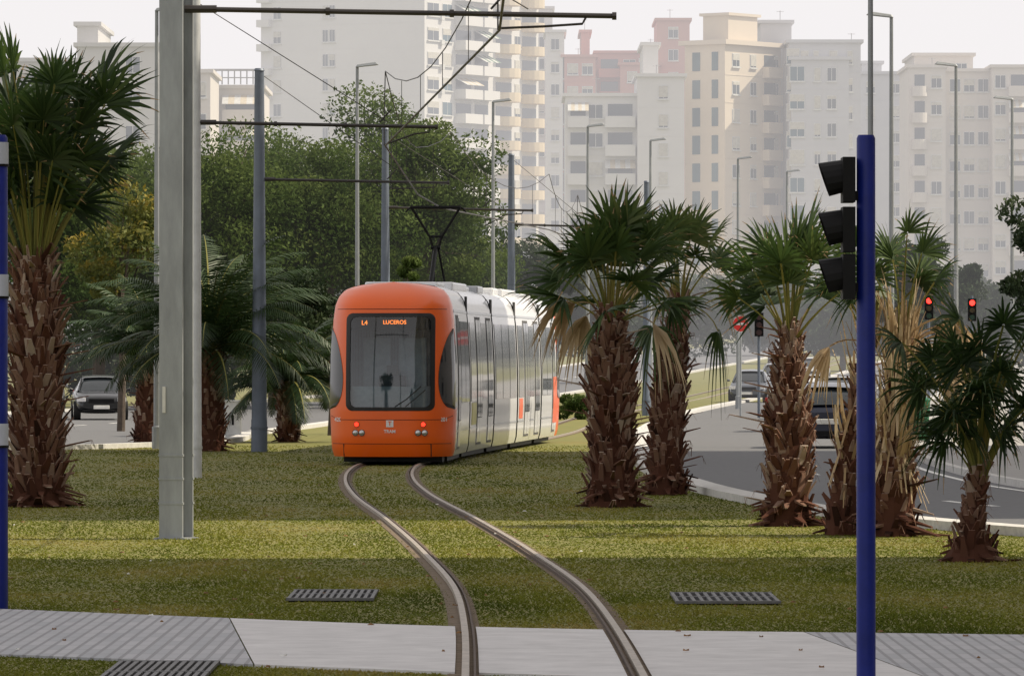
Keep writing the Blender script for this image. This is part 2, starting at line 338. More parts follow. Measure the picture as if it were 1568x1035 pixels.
# feather palms
feam=tintmat('feather_frond',[(.012,.026,.009),(.025,.052,.017),(.05,.084,.027),(.11,.145,.055)],.45,.2,spec=.35)
def date_palm(name,X,Y,prof,nf,fl,emin,emax,seed,tint=.4,lean=(0,0)):
    random.seed(seed); q=Q(); top=palm_trunk(q,(X,Y,gz(Y)),prof,lean,130,.2)
    for i in range(nf):
        k=i/nf; az=i*2.39996+random.uniform(-.25,.25); e=math.radians(emax+(emin-emax)*k)+random.uniform(-.1,.1); h=Vector((math.cos(az),math.sin(az),0))
        p=top.copy(); pts=[p.copy()]; ds=[]; L=fl*random.uniform(.8,1.1); n=26; cur=random.uniform(1.1,1.7)
        for j in range(n):
            d=h*math.cos(e)+Vector((0,0,math.sin(e))); p=p+d*L/n; pts.append(p.copy()); ds.append(d); e-=cur/n*(.5+j/n)
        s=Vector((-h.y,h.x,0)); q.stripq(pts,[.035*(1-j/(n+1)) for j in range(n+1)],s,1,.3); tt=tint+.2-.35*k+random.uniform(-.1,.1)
        for j in range(2,n):
            f=j/n; ll=fl*.17*math.sin(math.pi*min(1,.18+f*.85))**.6+.05
            for sg in (-1,1):
                for hf in (0,.5):
                    b=pts[j]*(1-hf)+pts[j+1]*hf; nn=s.cross(ds[j]).normalized()
                    dr=(ds[j]*.75+s*sg*.8+nn*random.uniform(.05,.4)-Vector((0,0,.15))).normalized(); l2=ll*random.uniform(.8,1.15)
                    w_=ds[j]*.018; tip=b+dr*l2-Vector((0,0,.10*l2)); md=b+dr*l2*.5
                    q.quad([b-w_,b+w_,md+w_,md-w_],0,tt); q.quad([md-w_,md+w_,tip+w_*.1,tip-w_*.1],0,min(1,max(0,tt+random.gauss(0,.1))))
    return npmesh(name,q.v,q.f,[feam,petm,barkm,drym],q.mi,q.t)
date_palm('date_palm',wx(228,134),134,[(0,.42),(.8,.36),(1.6,.34),(2.1,.28)],50,2.3,14,88,61,.35)
date_palm('date_palm',wx(322,127),127,[(0,.40),(.8,.36),(1.8,.35),(2.2,.28)],62,3.4,4,86,67,.36)
date_palm('date_palm',wx(440,140),140,[(0,.3),(.7,.28),(1.4,.28)],46,2.5,-6,82,71,.3)
# ------------------------------------------------------------ broadleaf / pine trees
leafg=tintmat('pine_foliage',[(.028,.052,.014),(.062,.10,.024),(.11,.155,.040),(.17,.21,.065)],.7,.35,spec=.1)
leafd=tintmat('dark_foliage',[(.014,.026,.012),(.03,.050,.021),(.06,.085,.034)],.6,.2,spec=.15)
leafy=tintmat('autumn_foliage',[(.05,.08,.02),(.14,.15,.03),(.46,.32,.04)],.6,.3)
barkt=mat('tree_bark',(.09,.07,.055),.9,var=.3,scale=6,bump=.4)
def tree(name,X,Y,crown,zc,zr,nb,nl,ls,seed,lm,tr=.2,trunk=True,ry=None):
    random.seed(seed); r2=np.random.default_rng(seed); gy=gz(Y); ry=ry or crown
    e=empty(name,(X,Y,gy)); C=[]
    for i in range(nb):
        while True:
            p=r2.uniform(-1,1,3)
            if (p**2).sum()<1: break
        p=p*(.82 if i%4 else 1.0); C.append((p[0]*crown*.85,p[1]*ry*.85,zc+p[2]*zr*.85))
    C=np.array(C); R=r2.uniform(.2,.42,nb)*min(crown,zr*1.4)
    k=r2.integers(0,nb,nl); dr=r2.normal(size=(nl,3)); dr/=np.linalg.norm(dr,axis=1)[:,None]
    rad=R[k]*r2.uniform(.45,1.12,nl)**.7; P=C[k]+dr*rad[:,None]*np.array([1.1,1.1,.8])
    a=r2.normal(size=(nl,3)); a/=np.linalg.norm(a,axis=1)[:,None]; b=np.cross(a,r2.normal(size=(nl,3))); b/=np.linalg.norm(b,axis=1)[:,None]
    s=ls*r2.uniform(.5,1.3,nl)[:,None]
    V=np.stack([P-a*s,P+b*s*.45,P+a*s,P-b*s*.45],1).reshape(-1,3)
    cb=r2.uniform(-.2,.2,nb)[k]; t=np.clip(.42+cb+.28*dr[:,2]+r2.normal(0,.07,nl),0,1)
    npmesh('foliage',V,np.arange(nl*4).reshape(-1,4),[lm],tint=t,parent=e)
    if trunk:
        m=MB(); zt=zc-zr*.2; m.tube([(0,0,-.1),(.05,0,zt*.4),(-.04,.05,zt*.8),(0,0,zt)],[tr*1.2,tr,tr*.8,tr*.55],barkt,9)
        for i in range(min(nb,12)):
            c=C[i]; z1=zt*random.uniform(.6,.95); m.tube([(0,0,z1),(c[0]*.45,c[1]*.45,z1+(c[2]-z1)*.6),tuple(c)],[tr*.4,tr*.25,tr*.08],barkt,6)
        m.obj('trunk',parent=e,smooth=True)
    return e
PT=[(80,222,3.6,6.2,3.4),(150,228,4.2,6.6,3.8),(235,236,4.2,7.4,4.2),(325,226,4.2,7.4,4.3),(420,236,4.5,7.6,4.4),(505,228,4.0,7.2,4.3),(588,240,4.2,8.4,4.8),(655,232,3.5,7.7,4.4),(695,246,3.0,5.8,4.2)]
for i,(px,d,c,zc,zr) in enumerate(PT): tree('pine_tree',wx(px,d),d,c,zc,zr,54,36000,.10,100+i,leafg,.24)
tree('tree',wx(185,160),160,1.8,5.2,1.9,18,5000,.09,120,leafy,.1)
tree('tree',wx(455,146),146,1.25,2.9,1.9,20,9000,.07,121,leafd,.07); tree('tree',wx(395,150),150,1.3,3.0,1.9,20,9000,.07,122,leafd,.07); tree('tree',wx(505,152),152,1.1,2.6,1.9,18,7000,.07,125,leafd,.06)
tree('hedge',wx(330,250),250,16,2.4,2.8,60,30000,.15,123,leafd,trunk=False,ry=2)
tree('tree',wx(620,190),190,.7,4.4,1.6,10,3500,.09,124,leafg,.08); tree('tree',wx(815,205),205,.6,3.8,1.2,8,2500,.09,126,leafg,.08)
tree('tree',wx(800,270),270,3.2,5.,3.6,24,12000,.15,127,leafd,.2); tree('tree',wx(750,262),262,3.2,5.,3.8,24,12000,.15,128,leafd,.2)
tree('tree',wx(1405,262),262,1.9,5.0,3.6,22,9000,.13,130,leafd,.18); tree('tree',wx(1450,290),290,2.2,4.6,3.0,20,8000,.14,131,leafd,.18)
tree('tree',wx(1590,165),165,1.4,5.2,2.2,18,6000,.10,132,leafd,.14)
tree('tree',wx(1290,380),380,4.0,3.6,3.0,24,9000,.2,133,leafd,.2); tree('tree',wx(1180,420),420,4.4,4.0,3.2,24,9000,.2,134,leafd,.2); tree('tree',wx(1375,360),360,3,3.4,2.6,20,8000,.18,135,leafd,.2)
tree('tree',wx(900,330),330,4,4.,3.1,24,9000,.2,136,leafd,.2); tree('tree',wx(1050,390),390,4.4,3.8,3.,24,9000,.2,137,leafd,.2); tree('tree',wx(1540,340),340,4,3.4,2.8,20,8000,.2,138,leafd,.2)
tree('distant_trees',20,470,75,3.2,3.6,150,50000,.28,139,leafd,trunk=False,ry=4)
tree('distant_trees',-75,300,55,4,5,120,30000,.32,140,leafd,trunk=False,ry=5)
tree('shrub',wx(885,190),190,.8,.4,.6,10,3000,.07,151,leafg,trunk=False)
# ------------------------------------------------------------ posts, lamps, catenary
galv=mat('galvanised_steel',(.31,.33,.35),.55,metal=.2,var=.25,scale=4,bump=.05,stretch=(1,1,.25),detail=8)
galv_sunlit=mat('galvanised_sunlit_tone',(.60,.62,.64),.5,metal=.1,var=.12,scale=4)  # sunlit brightness put into the colour; its mast stands in shade
bluegrey=mat('blue_grey_paint',(.13,.155,.20),.5,metal=.2,var=.12)
lampm=mat('lamp_grey',(.30,.32,.34),.5,metal=.3,var=.1)
blk=mat('black_plastic',(.008,.008,.009),.6,var=.2,spec=.2); wirem=mat('wire',(.03,.025,.025),.5,var=.1)
bluep=mat('blue_paint',(.005,.016,.20),.45,var=.18,scale=5,coat=.0,spec=.35)
def lamp(px,ytop,sgn,H=10.,name='street_lamp'):
    s=(YH-ytop)/(H-CH); d=F/s; X=wx(px,d); g0=gz(d); e=empty(name,(X,d,g0)); m=MB()
    m.tube([(0,0,0),(0,0,.5),(0,0,.52),(0,0,H-.1-g0)],[.11,.11,.075,.042],lampm,10); m.obj('pole',e,True)
    m=MB(); hh=H-g0
    m.hexa([(sgn*-.05,-.10,hh-.12),(sgn*.58,-.14,hh-.05),(sgn*.58,.14,hh-.05),(-.05*sgn,.10,hh-.12),(0,-.07,hh-.04),(sgn*.50,-.08,hh+.03),(sgn*.50,.08,hh+.03),(0,.07,hh-.04)],lampm)
    m.obj('lamp_head',e,bevel=.02); return e
for px,yt,sg in ((240,10,1),(547,97,1),(755,152,1),(900,190,1),(996,212,1),(1130,240,1),(1205,260,1),(1365,20,-1),(1464,96,-1),(1550,148,-1)): lamp(px,yt,sg)
random.seed(5)
e=empty('catenary_mast',(wx(270,66),66,0),math.radians(-20)); m=MB(); H=8.6
m.box(-.145,.145,-.16,-.135,0,H,galv); m.box(-.145,.145,.135,.16,0,H,galv); m.box(-.0125,.0125,-.135,.135,0,H,galv)
for z in (.4,.68,.95): m.box(-.153,.153,-.168,-.16,z,z+.025,galv); m.box(-.153,.153,.16,.168,z,z+.025,galv); m.box(.145,.153,-.16,-.13,z,z+.025,galv); m.box(.145,.153,.13,.16,z,z+.025,galv)
m.box(-.19,.19,-.2,.2,0,.02,galv)
m.obj('h_beam',e)
bx=MB(); bx.box(-.1,-.06,-.175,-.16,1.45,1.75,mat('label_white',(.6,.6,.58))); bx.obj('label_plate',e)
def mast(px,d,top,m_,r0=.17,r1=.10):
    e=empty('catenary_mast',(wx(px,d),d,gz(d))); m=MB(); m.tube([(0,0,0),(0,0,.7),(0,0,.72),(0,0,top)],[r0*1.08,r0*1.05,r0,r1],m_,14); m.tube([(0,0,.5),(0,0,.55)],[r0*1.14]*2,m_,14)
    m.tube([(0,0,top),(0,0,top+.05)],[r1*1.2,r1*.9],m_,14); m.obj('pole',e,True); return e
m2=mast(299,99,8.3,galv_sunlit,.11,.09); m3=mast(397,126,8.35,bluegrey,.17,.105); m4=mast(590,155,8.2,bluegrey,.15,.09); m5=mast(783,175,8.2,bluegrey,.15,.09); m6=mast(990,202,8.2,bluegrey,.15,.09)
mast(1333,100,16.,lampm,.055,.035)
contact=[(20,.3,5.98),(66,wx(765,66),5.84),(99,wx(590,99),5.72),(117,wx(640,117),5.38),(122,wx(672,122),5.27),(126,wx(690,126),5.3),(155,1.0,5.5),(175,2.0,5.6),(202,3.2,5.7),(300,11,6.2)]
def cx(y): return float(np.interp(y,[c[0] for c in contact],[c[1] for c in contact])), float(np.interp(y,[c[0] for c in contact],[c[2] for c in contact]))
wm=MB(); pts=[(x,y,z) for y,x,z in contact]; wm.tube(pts,.016,wirem,6)
mes=[]
sup=[20,66,99,126,155,175,202,300]
for a,b in zip(sup[:-1],sup[1:]):
    for k in range(8):
        t=k/8; y=a+(b-a)*t; x,z=cx(y); mes.append((x,y,7.0-3.*t*(1-t)))
    for t in (.2,.4,.6,.8):
        y=a+(b-a)*t; x,z=cx(y); wm.tube([(x,y,z),(x,y,7.0-3.0*t*(1-t))],.005,wirem,4)
wm.tube(mes,.009,wirem,5); wm.obj('overhead_wire')
def arm(X0,d,z,X1,wxx,wzz,tie=None):
    e=empty('cantilever_arm',(X0,d,0)); m=MB(); L_=X1-X0
    m.tube([(0,0,z),(L_,0,z-.08)],.03,wirem,8); m.tube([(-.02,0,z),(.35,0,z)],.045,wirem,8)
    for q in (.02,L_*.33,L_*.62,L_): m.tube([(q-.02,0,z-.08*q/L_),(q+.03,0,z-.08*q/L_)],.045,wirem,8)
    px_=wxx-X0
    m.tube([(px_+1.0 if px_+1<L_ else L_-.1,0,z-.08),(px_+.95 if px_+1<L_ else L_-.12,0,z-.17),(px_+.5,0,z-.2),(px_,0,wzz+.02)],.016,wirem,6)
    m.tube([(px_-.02,0,wzz),(px_-.02,0,z+.1),(px_,0,7.0)],.010,wirem,5)
    m.tube([(px_-.1,0,z),(px_+.1,0,z+.22)],.014,wirem,5)
    if tie: m.tube([(0,0,tie),(L_*.8,0,z)],.008,wirem,5)
    m.obj('arm_tubes',e,True)
arm(wx(285,66),66,6.08,wx(940,66),wx(765,66),5.84,8.4)
arm(wx(300,99),99,6.12,wx(668,99),wx(590,99),5.72,8.2)
arm(wx(397,126),126,5.97,wx(686,126),wx(600,126),5.75,8.3)
arm(wx(590,155),155,6.1,wx(815,155),wx(745,155),5.6,8.1)
arm(0,175,6.1,3.,2.,5.6,8.1)
# ------------------------------------------------------------ traffic light (right) and left post
def visor(m,x,y,z,r,L_,mm):
    n=14; A=[];B=[]
    for i in range(n+1):
        t=math.radians(-50)+math.radians(280)*i/n; yy=math.cos(t)*r; zz=math.sin(t)*r; l=L_*(.45+.55*(zz/r+1)/2)
        A.append((x,y+yy,z+zz)); B.append((x-l,y+yy,z+zz-.02))
    m.grid([A,B],mm); m.grid([[ (p[0],y+(p[1]-y)*1.04,z+(p[2]-z)*1.04) for p in A],[(p[0],y+(p[1]-y)*1.04,z+(p[2]-z)*1.04) for p in B]],mm)
dp=36.9; Xp=wx(1326,dp)
e=empty('traffic_light',(Xp,dp,0)); m=MB(); m.tube([(0,0,0),(0,0,wz(212,dp)),(0,0,wz(207,dp))],[.062,.060,.05],bluep,24); m.obj('post',e,True)
m=MB()
for i,zc in enumerate((wz(276,dp),wz(352,dp),wz(424,dp))):
    m.box(-.155,-.075,-.14,.14,zc-.145,zc+.145,blk); visor(m,-.155,0,zc+.01,.115,.15,blk)
    m.tube([(-.157,0,zc),(-.16,0,zc)],.1,mat('lens_dark',(.03,.01,.01),.2),20)
for zc in (wz(300,dp),wz(440,dp)): m.box(-.09,-.05,-.03,.03,zc-.03,zc+.03,blk)
m.obj('signal_head',e,bevel=.008)
d2=47.6; e=empty('traffic_light',(wx(-6,d2),d2,0)); m=MB(); m.tube([(0,0,0),(0,0,wz(212,d2)),(0,0,wz(207,d2))],[.1,.095,.08],bluep,24); m.obj('post',e,True)
m=MB()
for yc in (235,437,665): 
    zc=wz(yc,d2); m.tube([(0,0,zc-.09),(0,0,zc+.09)],.103,mat('band_white',(.5,.53,.6)),24); m.tube([(0,0,zc-.11),(0,0,zc-.09)],.107,blk,24); m.box(-.30,-.12,-.14,.14,zc-.3,zc+.3,blk)
m.obj('bands_and_heads',e)
# ------------------------------------------------------------ tram
orange=mat('tram_orange',(.90,.13,.004),.35,var=.03,coat=.25,scale=1.); tw=mat('tram_white',(.80,.81,.83),.25,var=.04,coat=.5); silver=mat('tram_silver',(.50,.52,.55),.3,metal=.3,var=.06,coat=.4)
glassd=mat('tram_glass_dark',(.012,.015,.018),.06,var=.1,spec=.8); rub=mat('rubber_black',(.015,.015,.016),.6,var=.2); seam=mat('seam_dark',(.10,.015,.004),.6); gask=mat('bellows_grey',(.10,.10,.105),.7)
glass_s=mat('tram_glass_side',(.08,.09,.095),.05,var=.5,scale=.9,spec=1.)
joints=[0,6.2,12.6,18.4,24.8,31.0]; Y0=110.
JP=[(track(Y0+t),Y0+t) for t in joints]
def TM(t,lat,z,k=None):
    if k is None: k=min(4,max(0,int(np.searchsorted(joints,t,side='right'))-1))
    a=JP[k]; b=JP[k+1]; dx=b[0]-a[0]; dy=b[1]-a[1]; l=math.hypot(dx,dy); dx/=l; dy/=l; q=t-joints[k]
    return (a[0]+dx*q+dy*lat, a[1]+dy*q-dx*lat, z)
Zr=[.17,.3,.5,1.0,1.6,2.0,2.8,3.08,3.26,3.38,3.46,3.51,3.53]; Wr=[1.13,1.165,1.18,1.2,1.2,1.19,1.15,1.115,1.05,.95,.76,.45,.02]
def W(z): return float(np.interp(z,Zr,Wr))
def fz(x,z):
    a=min(1,abs(x)/max(.02,W(z))); r=.12*a*a+.62*a**5
    if z>1: r+=.32*((z-1)/2.5)**2
    if z>2.95: r+=.75*((z-2.95)/.58)**2.4
    if z<.6: r+=.10*((.6-z)/.43)**2
    return r
tram=empty('tram',(0,0,0))
WS=(0.,1.985,.845,.925,.13)
def rrect(cx_,cz,hw,hh,r,n=8):
    P=[]
    for (sx,sz,a0) in ((1,1,0),(-1,1,90),(-1,-1,180),(1,-1,270)):
        for i in range(n+1):
            a=math.radians(a0+90*i/n); P.append((cx_+sx*(hw-r)+r*math.cos(a),cz+sz*(hh-r)+r*math.sin(a)))
    out=[]
    for i in range(len(P)):
        a=P[i]; b=P[(i+1)%len(P)]; k=max(1,int(math.hypot(a[0]-b[0],a[1]-b[1])/.08))
        for j in range(k): out.append((a[0]+(b[0]-a[0])*j/k,a[1]+(b[1]-a[1])*j/k))
    return out
def nose(rear):
    k=4 if rear else 0; T=(lambda t:31.-t) if rear else (lambda t:t); sg=-1 if rear else 1
    zs=sorted(set(list(np.linspace(.17,3.0,58))+list(np.linspace(3.0,3.53,20)))); us=np.linspace(-1,1,57); us=np.sin(us*math.pi/2)*.35+us*.65
    rows=[]
    for z in zs:
        r=[TM(T(1.5),-W(z),z,k)]+[TM(T(fz(u*W(z),z)),u*W(z),z,k) for u in us]+[TM(T(1.5),W(z),z,k)]
        rows.append(r)
    def skip(i,j):
        if j==0 or j==len(us): return False
        zc=(zs[i]+zs[i+1])/2; uc=(us[j-1]+us[j])/2; x=uc*W(zc)
        return abs(x)<WS[2]-.05 and abs(zc-WS[1])<WS[3]-.05
    m=MB(); m.grid(rows,orange,skip); m.obj('cab_shell',tram,True,angle=60)
    def onn(x,z,o): return TM(T(fz(x,z)-o),x,z,k)
    O_=rrect(0,WS[1],WS[2],WS[3],.13); I_=[(p[0]*(WS[2]-.07)/WS[2],WS[1]+(p[1]-WS[1])*(WS[3]-.06)/WS[3]) for p in O_]; O2=[(p[0]*(WS[2]+.012)/WS[2],WS[1]+(p[1]-WS[1])*(WS[3]+.012)/WS[3]) for p in O_]
    m=MB(); m.grid([[onn(x,z,.0) for x,z in O2],[onn(x,z,.014) for x,z in O_],[onn(x,z,.016) for x,z in I_],[onn(x,z,-.03) for x,z in I_]],rub,closed=True); m.obj('windscreen_surround',tram,True)
    gl=bpy.data.materials.get('windscreen_glass')
    if not gl:
        gl=bpy.data.materials.new('windscreen_glass'); gl.use_nodes=True; N=gl.node_tree.nodes; L=gl.node_tree.links; N.remove(N['Principled BSDF'])
        t=N.new('ShaderNodeBsdfTransparent'); t.inputs[0].default_value=(.66,.76,.80,1); gs=N.new('ShaderNodeBsdfGlossy'); gs.inputs['Roughness'].default_value=.03; fr=N.new('ShaderNodeFresnel'); fr.inputs[0].default_value=1.6
        ad=N.new('ShaderNodeMath'); ad.operation='ADD'; ad.inputs[1].default_value=.05; mx=N.new('ShaderNodeMixShader'); L.new(fr.outputs[0],ad.inputs[0]); L.new(ad.outputs[0],mx.inputs[0]); L.new(t.outputs[0],mx.inputs[1]); L.new(gs.outputs[0],mx.inputs[2]); L.new(mx.outputs[0],N['Material Output'].inputs['Surface'])
    m=MB(); z0,z1=WS[1]-WS[3]+.04,WS[1]+WS[3]-.04; h_=WS[2]-.04
    m.grid([[onn(-h_+2*h_*j/20,z0+(z1-z0)*i/30,.004) for j in range(21)] for i in range(31)],gl); m.obj('windscreen',tram,True)
    ig=mat('interior_grey',(.32,.38,.42),.6,var=.2,scale=5); idk=mat('interior_dark',(.07,.08,.09),.7); ib2=mat('interior_blue',(.12,.17,.21),.6,var=.2)
    m=MB(); 
    def ib(t0,t1,l0,l1,z0,z1,mm): m.hexa([TM(T(t0),l0,z0,k),TM(T(t0),l1,z0,k),TM(T(t1),l1,z0,k),TM(T(t1),l0,z0,k),TM(T(t0),l0,z1,k),TM(T(t0),l1,z1,k),TM(T(t1),l1,z1,k),TM(T(t1),l0,z1,k)],mm)
    ib(1.5,1.55,-1.1,1.1,.6,3.1,ib2); ib(1.47,1.5,-.62,-.08,1.25,2.45,ig); ib(1.47,1.5,.08,.62,1.25,2.45,ig); ib(.8,1.5,-1.0,1.0,.6,.65,idk)
    ib(.35,.85,-.95,.95,.95,1.10,idk); ib(.55,.75,-.5,.15,1.10,1.26,idk); ib(1.1,1.3,-.28,.22,.9,1.72,idk); ib(1.13,1.25,-.14,.08,1.72,1.92,idk); ib(.85,1.15,-.28,.22,.9,1.02,idk)
    ib(.26,.34,-.78,.78,1.10,1.52,ig)
    ib(.52,.62,-.80,.80,2.60,2.88,blk)
    m.obj('cab_interior',tram,bevel=.02)
    for sd_ in (-1,1):
        rows=[]
        for i in range(41):
            f=i/40; z=1.08+1.55*f; wv=math.sin(math.pi*min(1,f**.8))**.55 if 0<f<1 else 0.
            x0=1.19-.30*wv*(1-.25*f); te=1.0+.75*wv*(1-.3*f); r=[]
            for j in range(13):
                x=x0+(W(z)-x0)*j/12; x=min(x,W(z)); tt=fz(x,z)
                r.append(TM(T(tt-.012),sd_*(x+.012*(j/12)),z,k))
            for j in range(1,6): r.append(TM(T(fz(W(z),z)+(te-fz(W(z),z))*j/5) if te>fz(W(z),z) else T(fz(W(z),z)),sd_*(W(z)+.012),z,k))
            rows.append(r)
        m=MB(); m.grid(rows,glassd); m.obj('cab_side_window',tram,True)
    m=MB(); chrome=mat('headlamp',(.55,.55,.55),.15,metal=.8); red=mat('tail_light',(.7,.02,.01),.3,emit=(1,.03,.01),es=3.)
    for s_ in (-1,1):
        for x,z,r_,mm in ((.64,.79,.042,red),(.665,.63,.05,chrome),(.54,.63,.05,chrome)):
            c=Vector(onn(s_*x,z,.0)); a=Vector(onn(s_*x,z,.03)); m.tube([c,a],[r_+.012,r_+.008],rub,18); m.tube([a,a+(a-c)*.2],[r_,r_*.8],mm,18)
    m.obj('lamps',tram,True)
    m=MB()
    def lin(P,o=.004,r_=.006,mm=seam): m.tube([onn(x,z,o) for x,z in P],r_,mm,6)
    lin([(x,.42) for x in np.linspace(-1.14,1.14,30)]); lin([(-.9,.18),(-.9,.42)],r_=.012,mm=rub); lin([(.78,.18),(.78,.42)],r_=.012,mm=rub)
    lin([(-1.17,.95),(-1.05,.90)]+[(x,.88) for x in np.linspace(-.95,.95,24)]+[(1.05,.90),(1.17,.95)])
    lin([(x,3.0) for x in np.linspace(-1.05,1.05,24)])
    m.tube([onn(.10,1.13,.03),onn(.32,1.27,.045),onn(.60,1.52,.03)],.012,rub,6); m.tube([onn(.30,1.13,.03),onn(.45,1.25,.045),onn(.68,1.45,.03)],.010,rub,6)
    m.obj('panel_seams_and_wipers',tram)
    if not rear:
        a=JP[0]; b=JP[1]; yaw=-math.atan2(b[0]-a[0],b[1]-a[1])
        def text(body,x,z,size,mm,o=.02,name='lettering',inner=None,extra=0):
            cu=bpy.data.curves.new(name,'FONT'); cu.body=body; cu.size=size; cu.align_x='CENTER'; cu.align_y='CENTER'; cu.extrude=.001; cu.offset=.002; cu.materials.append(mm)
            ob=bpy.data.objects.new(name,cu); COL.objects.link(ob); ob.parent=tram
            p=TM(inner,x,z,0) if inner else onn(x,z,o); ob.location=p; ob.rotation_euler=(math.radians(90),0,yaw+extra)
        wl=mat('lettering_white',(.8,.8,.8),.5,var=.02); led=mat('led_orange',(.9,.3,.05),.5,emit=(1,.20,.02),es=2.5)
        text('L4',-.52,2.735,.12,led,inner=.50,name='led_line_number'); text('LUCEROS',.06,2.745,.105,led,inner=.50,name='led_destination'); 
        text('4201',-1.0,.88,.11,wl,extra=-.6,o=.02); text('4201',1.0,.88,.11,wl,extra=.6,o=.02)
        m=MB(); m.grid([[onn(x,z,.008) for x in (-.07,0,.07)] for z in (.74,.87)],wl); m.obj('logo_plate',tram); text('T',0,.805,.12,orange,o=.02); text('TRAM',0,.655,.085,wl,o=.015)
nose(False); nose(True)
def shell(m,t0,t1,mm,k):
    n=max(2,int((t1-t0)/1.))
    prof=[(-w_,z) for z,w_ in zip(Zr,Wr)]+[(w_,z) for z,w_ in zip(Zr[::-1],Wr[::-1])]
    m.grid([[TM(t0+(t1-t0)*i/n,l,z,k) for l,z in prof] for i in range(n+1)],mm)
    for t in (t0,t1): m.face([TM(t,l,z,k) for l,z in prof],rub)
def tb(m,t0,t1,l0,l1,z0,z1,mm,k): m.hexa([TM(t0,l0,z0,k),TM(t0,l1,z0,k),TM(t1,l1,z0,k),TM(t1,l0,z0,k),TM(t0,l0,z1,k),TM(t0,l1,z1,k),TM(t1,l1,z1,k),TM(t1,l0,z1,k)],mm)
def sidepanel(m,t0,t1,z0,z1,o,mm,k):
    for s_ in (-1,1):
        n=8; m.grid([[TM(t0,s_*(W(z)-.01),z,k),TM(t0,s_*(W(z)+o),z,k),TM(t1,s_*(W(z)+o),z,k),TM(t1,s_*(W(z)-.01),z,k)] for z in np.linspace(z0,z1,n)],mm)
body=MB(); win=MB(); tr_=MB(); roof=MB()
yel=mat('sticker_yellow',(.6,.55,.12),.4)
for k in range(5):
    a=joints[k]+(.15 if k else 1.5); b=joints[k+1]-(.15 if k<4 else 1.5)
    shell(body,a,b,tw,k)
    L_=b-a
    if k in (0,4):
        cells=[('d',.12,.30),('w',.36,.66),('w',.68,.97)] if k==0 else [('w',.03,.32),('w',.34,.64),('d',.70,.88)]
    elif k==2: cells=[('w',.04,.33),('w',.35,.65),('w',.67,.96)]
    else: cells=[('w',.03,.24),('d',.28,.48),('w',.50,.70),('d',.74,.94)]
    for ty,f0,f1 in cells:
        t0=a+L_*f0; t1=a+L_*f1
        if ty=='w': sidepanel(win,t0,t1,1.18,2.78,.012,glass_s,k)
        else:
            sidepanel(tr_,t0-.03,t1+.03,.28,2.90,.008,gask,k); md=(t0+t1)/2
            sidepanel(win,t0,md-.03,.85,2.84,.018,glass_s,k); sidepanel(win,md+.03,t1,.85,2.84,.018,glass_s,k)
            sidepanel(tr_,t0+.02,md-.03,.33,.83,.016,tw,k); sidepanel(tr_,md+.03,t1-.02,.33,.83,.016,tw,k)
    if k==1: sidepanel(tr_,a+.4,a+1.5,.7,1.15,.008,yel,k)
    if k==3: sidepanel(tr_,a+.3,a+1.2,.7,1.15,.008,orange,k)
    sidepanel(tr_,a,b,.62,.66,.006,silver,k); sidepanel(tr_,a,b,2.95,3.0,.010,silver,k)
    if k==4: sidepanel(tr_,b-1.3,b-.2,.5,1.6,.02,orange,k)
    tb(body,a+.2,b-.2,-1.0,1.0,.06,.25,rub,k)
    if k in (1,3): 
        tb(roof,a+.3,b-2.4,-.82,.82,3.42,3.60,tw,k); tb(roof,b-1.9,b-.3,-.7,.7,3.42,3.56,silver,k)
    elif k==2: tb(roof,a+.4,a+1.6,-.8,.8,3.42,3.60,silver,k); tb(roof,b-1.4,b-.3,-.8,.8,3.42,3.6,tw,k)
    else: tb(roof,a+1.8 if k==0 else a+.4,b-.5 if k==0 else b-2,-.72,.72,3.42,3.56,tw,k)
    if k:
        J=joints[k]
        for i in range(4):
            t=J-.16+.08*i; w2=1.13-.04*((i+1)%2); w1=1.13-.04*(i%2)
            k1=k-1 if t<J else k; k2=k-1 if t+.08<J else k
            tr_.grid([[TM(t,-w1,.3,k1),TM(t,-w1,3.3,k1),TM(t,w1,3.3,k1),TM(t,w1,.3,k1)],[TM(t+.08,-w2,.3,k2),TM(t+.08,-w2,3.3,k2),TM(t+.08,w2,3.3,k2),TM(t+.08,w2,.3,k2)]],gask)
body.obj('body_shell',tram,True,angle=50); win.obj('side_windows',tram,True,angle=50); tr_.obj('doors_and_trim',tram); roof.obj('roof_equipment',tram,bevel=.04)
m=MB()
for t in (2.6,4.4,14.7,16.3,26.6,28.4):
    for s_ in (-1,1):
        c=Vector(TM(t,s_*.62,.29)); c2=Vector(TM(t,s_*.5,.29)); m.tube([c,c2],.26,rust,20)
tb(m,.9,2.,-.95,.95,.06,.25,rub,0); tb(m,29.,30.1,-.95,.95,.06,.25,rub,4)
m.obj('wheels',tram,True)
m=MB(); pt=12.0
def P(t,l,z): return TM(t,l,z,1)
def tbp(a,b,r=.030): m.tube([a,b],r,blk,6)
Zt=5.25
tb(m,pt-.9,pt+.5,-.5,.5,3.55,3.64,blk,1)
for s_ in (-1,1):
    tbp(P(pt,s_*.52,Zt),P(pt,s_*.13,Zt-.62)); tbp(P(pt,s_*.13,Zt-.62),P(pt,s_*.06,Zt-.85)); 
    m.tube([P(pt,s_*.52,Zt),P(pt,s_*.58,Zt-.03),P(pt,s_*.64,Zt-.10)],.02,blk,6)
    tbp(P(pt+.9,s_*.12,3.62),P(pt,s_*.05,Zt-.85),.025)
for o in (-.15,.15): tbp(P(pt+o,-.53,Zt),P(pt+o,.53,Zt),.036)
tbp(P(pt,-.14,Zt-.62),P(pt,.14,Zt-.62),.03); tbp(P(pt,-.1,Zt-.85),P(pt,.1,Zt-.85),.05)
tbp(P(pt-1.2,0,3.62),P(pt,0,Zt-.85),.05)
m.obj('pantograph',tram,True)
